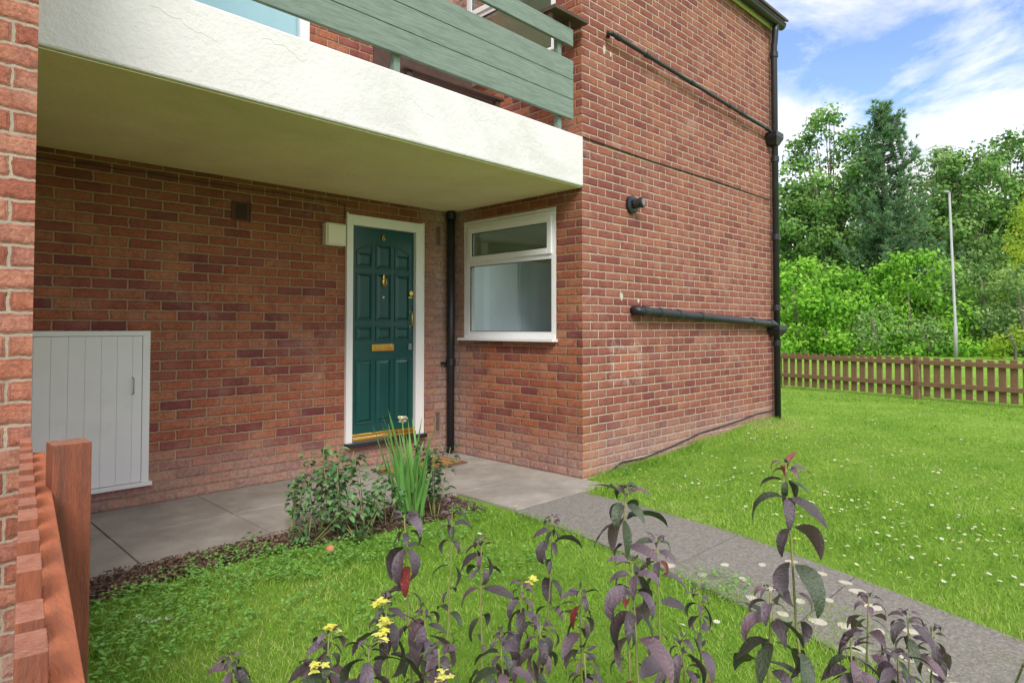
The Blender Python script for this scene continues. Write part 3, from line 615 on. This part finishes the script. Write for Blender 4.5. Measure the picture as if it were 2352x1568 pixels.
# ---------------- bed plants
def bedplant(px,py,d,ns,spread,label,mat,group=None,leafL=.050,dens=.032,tints=(.2,.9),nleaf=2,zlo=.14):
    base=gp(px,d,0); r=thing('bed_plant',base,label,'plant',group); sm=MB(); lm=MB(); zt=H-(py-752)*d/F
    for s in range(ns):
        a_=random.uniform(0,6.28); hh=zt*random.uniform(.6,1.05); off=Vector((math.cos(a_),math.sin(a_),0))*spread*random.uniform(.3,1.2)
        pts=[base+off*.2+(off*t*1.1)+Vector((0,0,hh*t)) for t in [k/6 for k in range(7)]]
        sm.tube(pts,[.0045-.0004*k for k in range(7)],5); z=zlo
        while z<hh:
            t=z/hh*6; k=min(5,int(t)); p=pts[k].lerp(pts[k+1],t-k); az=random.uniform(0,6.28)
            for q in range(nleaf):
                a2=az+q*3.14+random.uniform(-.6,.6); side=Vector((math.cos(a2),math.sin(a2),.2)); p2=p+side*random.uniform(.01,.04)
                for w_ in range(2 if random.random()<.7 else 1):
                    leaf(lm,p2,a2+random.uniform(-.9,.9),random.uniform(-.3,.7),leafL*random.uniform(.6,1.3),leafL*.62,random.uniform(.3,1.4),random.uniform(*tints),4,.2,random.uniform(-.4,.4))
            z+=dens*random.uniform(.7,1.3)
    sm.build('stem',M['pstem'],r,smooth=True); lm.build('leaves',mat,r,smooth=True)
bedplant(670,1035,4.1,4,.10,'leafy green plant at the left end of the bed by the paving',M['bedleaf'])
bedplant(735,1000,4.1,5,.11,'tallest leafy green plant in the bed in front of the porch',M['bedleaf'])
bedplant(790,1030,4.05,5,.11,'bushy green plant right of the tallest leafy bed plant',M['bedleaf'])
bedplant(845,1045,4.15,5,.11,'bushy green plant left of the iris leaves',M['bedleaf'])
bedplant(890,1085,4.3,4,.10,'low green plant directly behind the iris leaves',M['bedleaf'])
bedplant(1000,1005,4.45,6,.09,'dark leaved plant just right of the iris leaves',M['bedleaf'],tints=(-.1,.45))
bedplant(575,1215,3.95,2,.04,'small single leafy shoot on the mulch left of the bed plants',M['bedleaf'],leafL=.03,zlo=.03)
bedplant(710,1165,3.95,7,.17,'spreading low foliage at the foot of the leafy bed plants',M['bedleaf'],tints=(0,.7),zlo=.04,leafL=.04)
bedplant(830,1165,4.0,7,.15,'dark low foliage between the bed plants and the iris',M['bedleaf'],tints=(-.1,.5),zlo=.04,leafL=.04)
ib=gp(945,4.36,0); ir=thing('iris_plant',ib,'tall strap leaved green iris with a cream flower head in front of the door','plant'); mb=MB()
for k in range(52):
    a_=random.uniform(0,6.28); o_2=Vector((math.cos(a_),math.sin(a_),0))*random.uniform(0,.11)
    leaf(mb,ib+o_2,random.uniform(0,6.28),random.uniform(1.32,1.54),random.uniform(.36,.80),.028,random.uniform(.05,.32),random.uniform(.1,1),8,.15,random.uniform(-1,1))
mb.build('leaves',M['iris'],ir,smooth=True)
it=gp(925,4.33,.68); mb=MB(); mb.tube([ib,ib.lerp(it,.5)+Vector((0,0,.02)),it],[.006,.005,.004],6); mb.build('stem',M['iris'],ir,smooth=True)
mb=MB()
for k in range(7): flower(mb,it+Vector((random.uniform(-.012,.012),random.uniform(-.01,.01),random.uniform(-.02,.03))),.036,.5,4,random.uniform(-.4,1.2))
mb.build('flower',M['creamp'],ir)
# mulch strip
mb=MB(); nx_,ny_=60,14
def bedF(X): return 3.66-.05*math.sin(X*2.3)-.16*sst(1.4,2.4,X)
for j in range(ny_+1):
    for i in range(nx_+1):
        X=.46+i*(3.2-.46)/nx_; Y=bedF(X)+(3.918-bedF(X))*j/ny_
        e=min(1,j/3,(ny_-j)/1.5); mb.v.append((X,Y,-.008+e*(.012+.014*random.random()))); mb.t.append(.5)
for j in range(ny_):
    for i in range(nx_): q=j*(nx_+1)+i; mb.f.append([q,q+1,q+nx_+2,q+nx_+1]); mb.mi.append(0)
tag(mb.build('soil',M['soil'],smooth=True),kind='structure')
n_=8000; X=rng.uniform(.45,3.2,n_); Y=np.array([rng.uniform(bedF(x)-.02,3.93) for x in X]); Z=rng.uniform(.006,.03,n_)
th=rng.uniform(0,6.28,n_); l_=rng.uniform(.004,.015,n_); w_=rng.uniform(.002,.005,n_); cc=np.stack([X,Y,Z],1)
dx=np.stack([np.cos(th)*l_,np.sin(th)*l_,rng.normal(0,.3,n_)*l_],1); dy=np.stack([-np.sin(th)*w_,np.cos(th)*w_,rng.normal(0,.5,n_)*w_],1)
tag(npmesh('bark_mulch',np.stack([cc-dx-dy,cc+dx-dy,cc+dx+dy,cc-dx+dy],1),M['bark'],tint=rng.uniform(0,.85,n_)),'loose brown bark chips along the edge of paving','mulch',kind='stuff')
mb=MB(); p=gp(762,3.75,.03); rings=[(0,-.02),(.03,-.012),(.036,.004),(.024,.02),(0,.026)]
mb.tube([p+Vector((0,0,z)) for _,z in rings],[max(r_*.8,.001) for r_,_ in rings],12); tag(mb.build('pebble',M['stone'],smooth=True),'small orange stone lying in the bed below the leafy plants','stone')
# ---------------- grass
def inside(x,y):
    if x<edge(PL,y)+.012*math.sin(y*17)+.008*math.sin(y*41) and y<3.3:
        fx=.114+(y-.5)*.1407+.05
        return x>fx and y<bedF(x)+.03
    if x<3.3: return x>.45 and y<bedF(x)+.04+.03*math.sin(x*9) and x<3.25
    if x>4.4 and x<8.42 and y>3.5: return False
    if x>edge(PR,y)-.015+.02*math.sin(y*13)+.01*math.sin(y*37):
        if y>3.24 and x<4.40: return False
        if x<4.1 and y>3.2: return False
        return True
    return False
def mk(x,y,d,hmin,hmax,wk):
    k=len(x); z=np.array([gz(a,b_) for a,b_ in zip(x,y)])
    h=rng.uniform(hmin,hmax,k)*(.75+.5*(np.sin(x*5.1+np.sin(y*3.7)*2)*.5+.5)); w=wk*np.maximum(1,d/2.5)*rng.uniform(.7,1.3,k); th=rng.uniform(0,6.283,k)
    ln=rng.normal(0,.6,(k,2))*h[:,None]
    a=np.stack([x-np.cos(th)*w,y-np.sin(th)*w,z],1); b_=np.stack([x+np.cos(th)*w,y+np.sin(th)*w,z],1); c=np.stack([x+ln[:,0],y+ln[:,1],z+h],1)
    t=.48+.13*np.sin(x*2.1+1.3*np.sin(y*1.7))+.13*np.sin(x*6.3+2*np.sin(y*5.1))*np.sin(y*7.7)+rng.normal(0,.2,k)
    t+=.6*np.exp(-((x-8.0)**2/.5+(y-3.25)**2/.06)); return np.stack([a,b_,c],1),np.clip(t,0,1)
def blades(d0,d1,u0,u1,n,hmin,hmax,wk):
    d=d0*(d1/d0)**rng.random(n); u=rng.uniform(u0,u1,n); x=(d+u*d)/S2; y=(d-u*d)/S2
    m_=np.array([inside(a,b_) for a,b_ in zip(x,y)]); return mk(x[m_],y[m_],d[m_],hmin,hmax,wk)
A,ta=blades(2.0,5.2,-.8,1.0,95000,.012,.032,.0022); B,tb=blades(4.0,15,-.05,.95,100000,.009,.024,.0020)
nn=4500; x=np.concatenate([rng.uniform(4.45,8.4,nn),rng.normal(4.25,.10,900)]); y=np.concatenate([3.51-np.abs(rng.normal(0,.06,nn)),rng.normal(3.10,.08,900)])
C_,tc_=mk(x,y,np.full(len(x),4.5),.03,.075,.0018)
yy=rng.uniform(-.5,3.2,3500); sdv=rng.random(3500)<.5; xx=np.where(sdv,[edge(PR,q) for q in yy],[edge(PL,q) for q in yy])+rng.normal(0,.022,3500)
D_,td_=mk(xx,yy,np.full(3500,3.0),.02,.05,.0018)
tag(npmesh('grass',np.concatenate([A,B,C_,D_]),M['grass'],tint=np.concatenate([ta,tb,tc_,td_])),'short green grass of the lawns','grass',kind='stuff')
mb=MB()
def weedpatch(px,py,rad,n):
    c=onG(px,py)
    for k in range(n):
        a_=random.uniform(0,6.28); r_=rad*math.sqrt(random.random()); x,y=c.x+r_*math.cos(a_),c.y+r_*math.sin(a_)
        if not inside(x,y) and not (x<3.2 and 3.4<y<3.85): continue
        for q in range(3): leaf(mb,(x,y,random.uniform(.02,.055)),random.uniform(0,6.28),random.uniform(-.1,.7),random.uniform(.012,.028),.014,.4,random.uniform(.3,1),3,.1)
for a in((300,1420,.35,260),(420,1370,.35,220),(560,1300,.3,220),(700,1290,.28,200),(260,1520,.25,160),(850,1260,.25,140),(1090,1180,.18,80),(1620,1340,.2,60),(1000,1230,.2,80),(500,1450,.2,60),(1400,1085,.2,110),(800,1400,.3,90),(1150,1300,.3,90),(1450,1180,.3,60)): weedpatch(*a)
tag(mb.build('clover',M['clover']),'low clover and weeds scattered through the near lawn','ground cover',kind='stuff')
dz=MB(); N=9
for k in range(N):
    a_=k*6.283/N; dz.add([(0,0,.030),(.011*math.cos(a_-.3),.011*math.sin(a_-.3),.033),(.013*math.cos(a_),.013*math.sin(a_),.034),(.011*math.cos(a_+.3),.011*math.sin(a_+.3),.033)],[(0,1,2,3)],.5,0)
dz.tube([(0,0,.031),(0,0,.037)],[.0035,.0025],8,True,.5,1); dz.tube([(0,0,-.004),(0,0,.031)],.0012,4,False,.5,2)
proto=dz.build('daisy',[M['dwhite'],M['yellow'],M['iris']])
cnt=0; first=True; tries=0
cl=[(1990,1185,.8),(2080,1150,1.1),(2150,1210,.8),(1900,1130,1.0),(2250,1100,1.4),(2180,1270,.6),(1800,1120,1.0),(2020,1260,.5),(2300,1180,.8),(1700,1060,1.3),(2150,1050,2.2),(1850,1010,2.2),(1600,1100,.8),(2100,980,3.2),(1650,1040,1.5)]
def place_daisy(x,y,s,label,group):
    global first
    o=proto if first else proto.copy()
    if not first: COL.objects.link(o)
    first=False; o.location=(x,y,gz(x,y)); o.scale=(s,s,random.uniform(.8,1.0)); o.rotation_euler=(random.uniform(-.35,.35),random.uniform(-.35,.35),random.uniform(0,6)); tag(o,label,'flower',group)
while cnt<290 and tries<8000:
    tries+=1; px,py,sp2=random.choice(cl); c=onG(px,py,.05); x,y=random.gauss(c.x,sp2*.45),random.gauss(c.y,sp2*.45)
    if not inside(x,y) or x<edge(PR,y)+.04 or x>11.5: continue
    place_daisy(x,y,random.uniform(.65,1.1),'small white daisy in the lawn to the right of the path','white daisies in the lawn right of the path'); cnt+=1
for px,py in((335,1405),(350,1412),(375,1408),(398,1400),(330,1398),(1185,1155),(1640,1410),(1560,1420),(1100,1215)):
    c=onG(px,py,.03); place_daisy(c.x,c.y,1.2,'small white daisy in the lawn left of the path','white daisies in the lawn left of the path')
bt=MB()
for k in range(5):
    a_=k*1.2566; bt.add([(0,0,.03),(.008*math.cos(a_-.5),.008*math.sin(a_-.5),.036),(.010*math.cos(a_),.010*math.sin(a_),.038),(.008*math.cos(a_+.5),.008*math.sin(a_+.5),.036)],[(0,1,2,3)],.5,0)
bt.tube([(0,0,-.004),(0,0,.031)],.0012,4,False,.5,1); pb=bt.build('buttercup',[M['yellow'],M['iris']]); k=0
while k<40:
    c=onG(random.uniform(1500,2300),random.uniform(980,1320),.06)
    if not inside(c.x,c.y) or c.x<edge(PR,c.y)+.05 or c.x>11.5: continue
    o=pb if k==0 else pb.copy()
    if k: COL.objects.link(o)
    o.location=(c.x,c.y,gz(c.x,c.y)); o.scale=(.95,)*3; tag(o,'tiny yellow flower in the lawn to the right of the path','flower','tiny yellow flowers in the lawn'); k+=1
# ---------------- trees
def crown_pts(clumps,leafn,size,tbase=.45):
    Vs=[];Ts=[]
    for (c,R,flat) in clumps:
        n=int(leafn*R*R); dr=rng.normal(size=(n,3)); dr/=np.linalg.norm(dr,axis=1)[:,None]
        rr=R*(.30+.85*rng.random(n)**.6)*(1+.35*np.sin(dr[:,0]*6+c[0])*np.cos(dr[:,1]*5+c[1])); p=np.array(c)+dr*rr[:,None]*np.array([1,1,flat])
        nr=dr*.9+rng.normal(0,.5,(n,3))+np.array([-.25,-.25,.35]); nr/=np.linalg.norm(nr,axis=1)[:,None]
        q=rng.normal(size=(n,3)); a=np.cross(nr,q); a/=np.linalg.norm(a,axis=1)[:,None]; b_=np.cross(nr,a); s=size*rng.uniform(.5,1.3,n)[:,None]
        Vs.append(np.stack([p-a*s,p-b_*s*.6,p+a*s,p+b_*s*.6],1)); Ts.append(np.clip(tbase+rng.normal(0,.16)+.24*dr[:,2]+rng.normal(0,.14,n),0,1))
    return np.concatenate(Vs),np.concatenate(Ts)
def tree(name,px,d,z0,z1,rad,nc,R,leafn,size,mat,label,base=0,tb=.45,limbs=True,group=None):
    c0=gp(px,d,.13); r=thing(name,c0,label,'shrub' if 'shrub' in name else 'tree',group); cl=[]
    for k in range(nc):
        t=(k+rng.random())/nc if base==0 else rng.random()**.9
        z=z0+(z1-z0)*t; pr=math.sqrt(max(.03,1-((t-.38)/(.64))**2)) if base==0 else (1-.9*t)**.8
        a_=rng.uniform(0,6.283); rr=rad*pr*math.sqrt(rng.uniform(.10 if base==0 else .4,1)); cl.append(((c0.x+rr*math.cos(a_),c0.y+rr*math.sin(a_),z),R*rng.uniform(.6,1.15)*(1-.5*t),.85 if base==0 else 1.3))
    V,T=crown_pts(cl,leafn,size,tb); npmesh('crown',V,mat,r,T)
    mb=MB(); zm=z0+(z1-z0)*.7; mb.tube([c0-Vector((0,0,.3)),c0+Vector((.1,0,zm*.4)),c0+Vector((0,.15,zm))],[.02*z1+.04,.014*z1+.02,.04],8)
    if limbs:
        for c,Rr,_ in cl[::3]:
            s=c0+Vector((0,0,max(.6,c[2]*.45))); e=Vector(c); mb.tube([s,s.lerp(e,.5)+Vector((0,0,.25)),e],[.07,.045,.015],5)
    mb.build('trunk',M['trunk'],r,smooth=True)
def Zat(py,d): return H+(752-py)*d/F
tree('broadleaf_tree',1915,38,2.0,Zat(262,38),3.2,130,1.25,210,.13,M['t_mid'],'tall broadleaf tree directly behind the brick corner with a pointed top',tb=.6)
tree('broadleaf_tree',1815,40,1.5,Zat(430,40),2.9,85,1.3,200,.14,M['t_mid'],'rounded broadleaf tree nearest the house wall',tb=.65)
tree('broadleaf_tree',2150,41,1.5,Zat(345,41),2.8,110,1.25,200,.13,M['t_pale'],'pale leaved tree just right of the pine',tb=.45)
tree('broadleaf_tree',2240,38,1.5,Zat(345,38),3.0,115,1.25,200,.13,M['t_mid'],'broadleaf tree behind the lamp post with ragged top',tb=.6)
tree('broadleaf_tree',2340,40,1.5,Zat(305,40),3.4,115,1.3,190,.14,M['t_mid'],'broadleaf tree partly cut by the right edge of view',tb=.55)
tree('golden_conifer',2435,27,2.6,Zat(370,27),2.7,150,.62,520,.06,M['t_gold'],'yellow green conifer at the right edge',base=1,tb=.5,limbs=False)
pc=gp(2035,35,.13); pr_=thing('pine_tree',pc,'tall blue green pine rising above the hedge','tree'); zt=Zat(235,35); Vs=[];Ts=[]; mb=MB()
mb.tube([pc-Vector((0,0,.3)),Vector((pc.x,pc.y,zt*.5)),Vector((pc.x,pc.y,zt))],[.22,.13,.02],8)
z=2.6
while z<zt-.1:
    f=(z-2.6)/(zt-2.6); Lb=(3.1*(1-f)**.75+.25)
    for k in range(8):
        a_=rng.uniform(0,6.283); L_=Lb*rng.uniform(.45,1.15); e=Vector((pc.x+L_*math.cos(a_),pc.y+L_*math.sin(a_),z+L_*.42)); s=Vector((pc.x,pc.y,z-.1)); m_=s.lerp(e,.55)-Vector((0,0,.14*L_))
        mb.tube([s,m_,e],[.035,.022,.008],4)
        nt=max(3,int(L_/.17))
        for q in range(nt):
            t=(q+1)/nt
            if t<.2: continue
            p=np.array(s.lerp(m_,t*2) if t<.5 else m_.lerp(e,t*2-1))+rng.normal(0,.11,3); nn=26
            dr=rng.normal(size=(nn,3))*.8+np.array([math.cos(a_)*.7,math.sin(a_)*.7,1.1]); dr/=np.linalg.norm(dr,axis=1)[:,None]; sd=np.cross(dr,rng.normal(size=(nn,3))); sd/=np.linalg.norm(sd,axis=1)[:,None]
            ll=rng.uniform(.15,.34,nn)[:,None]; Vs.append(np.stack([p-sd*.028,p+sd*.028,p+dr*ll],1)); Ts.append(np.clip(.35+.4*t+rng.normal(0,.15,nn),0,1))
    z+=.38*(1-.4*f)
mb.build('trunk',M['trunk'],pr_,smooth=True); npmesh('crown',np.concatenate(Vs),M['t_pine'],pr_,np.concatenate(Ts))
def shrub(px,d,py,rad,nc,R,leafn,size,mat,label,tb=.55,name='leafy_shrub',zlo=.35):
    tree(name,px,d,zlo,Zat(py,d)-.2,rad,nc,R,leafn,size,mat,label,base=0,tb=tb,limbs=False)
shrub(1830,29,590,2.6,70,.95,260,.10,M['t_bright'],'bright green ivy covered mound beside the brick house corner',tb=.6)
shrub(1960,30,615,2.3,60,.88,260,.10,M['t_bright'],'bright green ivy mound left of the tall green mound',tb=.5)
shrub(2090,29,575,2.4,70,.92,260,.10,M['t_bright'],'tallest bright green ivy mound below the pine',tb=.6)
shrub(2200,31,590,2.1,55,.88,240,.10,M['t_mid'],'green shrub directly behind the lamp post',tb=.6)
shrub(2010,26.5,690,1.1,30,.55,300,.07,M['t_pale'],'small pale leaved shrub in front of the ivy mounds',tb=.45)
shrub(2130,26.5,720,.9,26,.5,300,.07,M['t_pale'],'small grey green shrub left of the lamp post foot',tb=.5)
shrub(2265,28,570,1.8,60,.78,260,.09,M['t_pale'],'loose pale shrub right of the lamp post',tb=.4)
shrub(2350,26,600,1.6,60,.68,280,.07,M['t_pale'],'loose shrub with olive leaves at right edge behind fence',tb=.45)
shrub(2330,23.5,735,.8,26,.42,340,.06,M['t_gold'],'low yellowish shrub behind the fence at right edge',tb=.15)
shrub(1900,26.5,735,1.0,30,.5,300,.08,M['t_bright'],'low bright green shrub at the foot of the ivy mounds',tb=.5)
shrub(1720,29,600,2.2,40,.95,200,.10,M['t_bright'],'bright green ivy mound mostly hidden by the house wall',tb=.55)
shrub(2520,27,600,2.0,30,.9,160,.10,M['t_mid'],'green shrub just beyond the right edge of view',tb=.5)
cl=[]
for k in range(260):
    px=rng.uniform(1500,2900); d=rng.uniform(46,52); z=rng.uniform(1,11.0); p=gp(px,d,z); cl.append(((p.x,p.y,z),rng.uniform(1.3,2.1),.9))
V,T=crown_pts(cl,55,.26,.5); tag(npmesh('distant_wood',V,M['t_mid'],tint=T),'distant mass of dark green trees behind the others','wood',kind='stuff')
cl=[]
for k in range(110):
    px=rng.uniform(1600,2600); d=rng.uniform(25.5,28.5); p=gp(px,d,.25); cl.append(((p.x,p.y,rng.uniform(.15,.6)),rng.uniform(.35,.6),.8))
V,T=crown_pts(cl,260,.08,.5); tag(npmesh('undergrowth',V,M['t_bright'],tint=T),'continuous low green undergrowth along the foot of the shrubs','ground cover',kind='stuff')
lc=gp(2194,25,.13); lp=thing('street_lamp',lc,'slim grey lamp post standing in front of the trees','street lamp'); ht=Zat(440,25)
mb=MB(); mb.tube([lc,lc+Vector((0,0,1.2)),lc+Vector((0,0,1.25)),Vector((lc.x-.10,lc.y+.10,ht))],[.075,.075,.05,.038],12); mb.build('pole',M['post'],lp,smooth=True)
hd=Vector((-1,1,0)).normalized(); tp=Vector((lc.x-.10,lc.y+.10,ht)); mb=MB(); mb.tube([tp-Vector((0,0,.02)),tp+hd*.06+Vector((0,0,.02)),tp+hd*.22+Vector((0,0,.02))],[.04,.045,.025],10); mb.build('lamp_head',M['post'],lp,smooth=True)
# ---------------- light & world
EL=math.radians(40); AZd=Vector((-.58,-.81,0)).normalized()
sd=AZd*math.cos(EL)+Vector((0,0,math.sin(EL)))
sl=bpy.data.lights.new('sun','SUN'); sl.energy=3.1; sl.angle=math.radians(24); sl.color=(1,.95,.89)
so=bpy.data.objects.new('sun',sl); COL.objects.link(so); so.rotation_euler=(-sd).to_track_quat('-Z','Y').to_euler()
w=bpy.data.worlds.new('World'); sc.world=w; w.use_nodes=True; n=NT(w.node_tree); bgn=n.n['Background']
sk=n.new('ShaderNodeTexSky',sky_type='NISHITA'); sk.sun_disc=False; sk.sun_elevation=EL; sk.sun_rotation=math.atan2(sd.x,sd.y); sk.air_density=1.0; sk.dust_density=.6; sk.ozone_density=2
tc=n.new('ShaderNodeTexCoord').outputs['Generated']; s3=n.new('ShaderNodeSeparateXYZ'); n.l.new(tc,s3.inputs[0])
zz=n.math('ADD',n.math('MAXIMUM',s3.outputs[2],0.0),.16); cx_=n.math('DIVIDE',s3.outputs[0],zz); cy_=n.math('DIVIDE',s3.outputs[1],zz)
cv=n.new('ShaderNodeCombineXYZ'); n.l.new(cx_,cv.inputs[0]); n.l.new(cy_,cv.inputs[1])
cn=n.noise(cv.outputs[0],1.15,10,.62,.35)
hz=n.ramp(s3.outputs[2],[(0,.36),(.15,.25),(.26,.12),(.34,.03),(.6,.2),(1,.25)])
cf=n.ramp(n.math('ADD',cn,hz),[(.48,.06),(.60,.75),(.74,1)])
shade=n.ramp(n.noise(cv.outputs[0],2.8,8,.62,.2),[(.3,(6.0,6.3,6.8)),(.62,(10.2,9.9,9.6))])
tintn=n.mix(1.0,sk.outputs[0],(1.25,1.4,1.65),'MULTIPLY')
n.put(bgn.inputs[0],n.mix(cf,tintn,shade)); bgn.inputs[1].default_value=.15
# camera
cam=bpy.data.cameras.new('camera'); co=bpy.data.objects.new('camera',cam); COL.objects.link(co); sc.camera=co
co.location=(0,0,H); PT=1.5; co.rotation_euler=(math.radians(90+PT),0,math.radians(-45))
cam.sensor_width=36; cam.lens=36*F/2352; cam.shift_y=-(784+F*math.tan(math.radians(PT))-752)/2352; cam.clip_start=.05; cam.clip_end=2000
sc.view_settings.view_transform='Standard'; sc.view_settings.look='None'; sc.view_settings.exposure=0
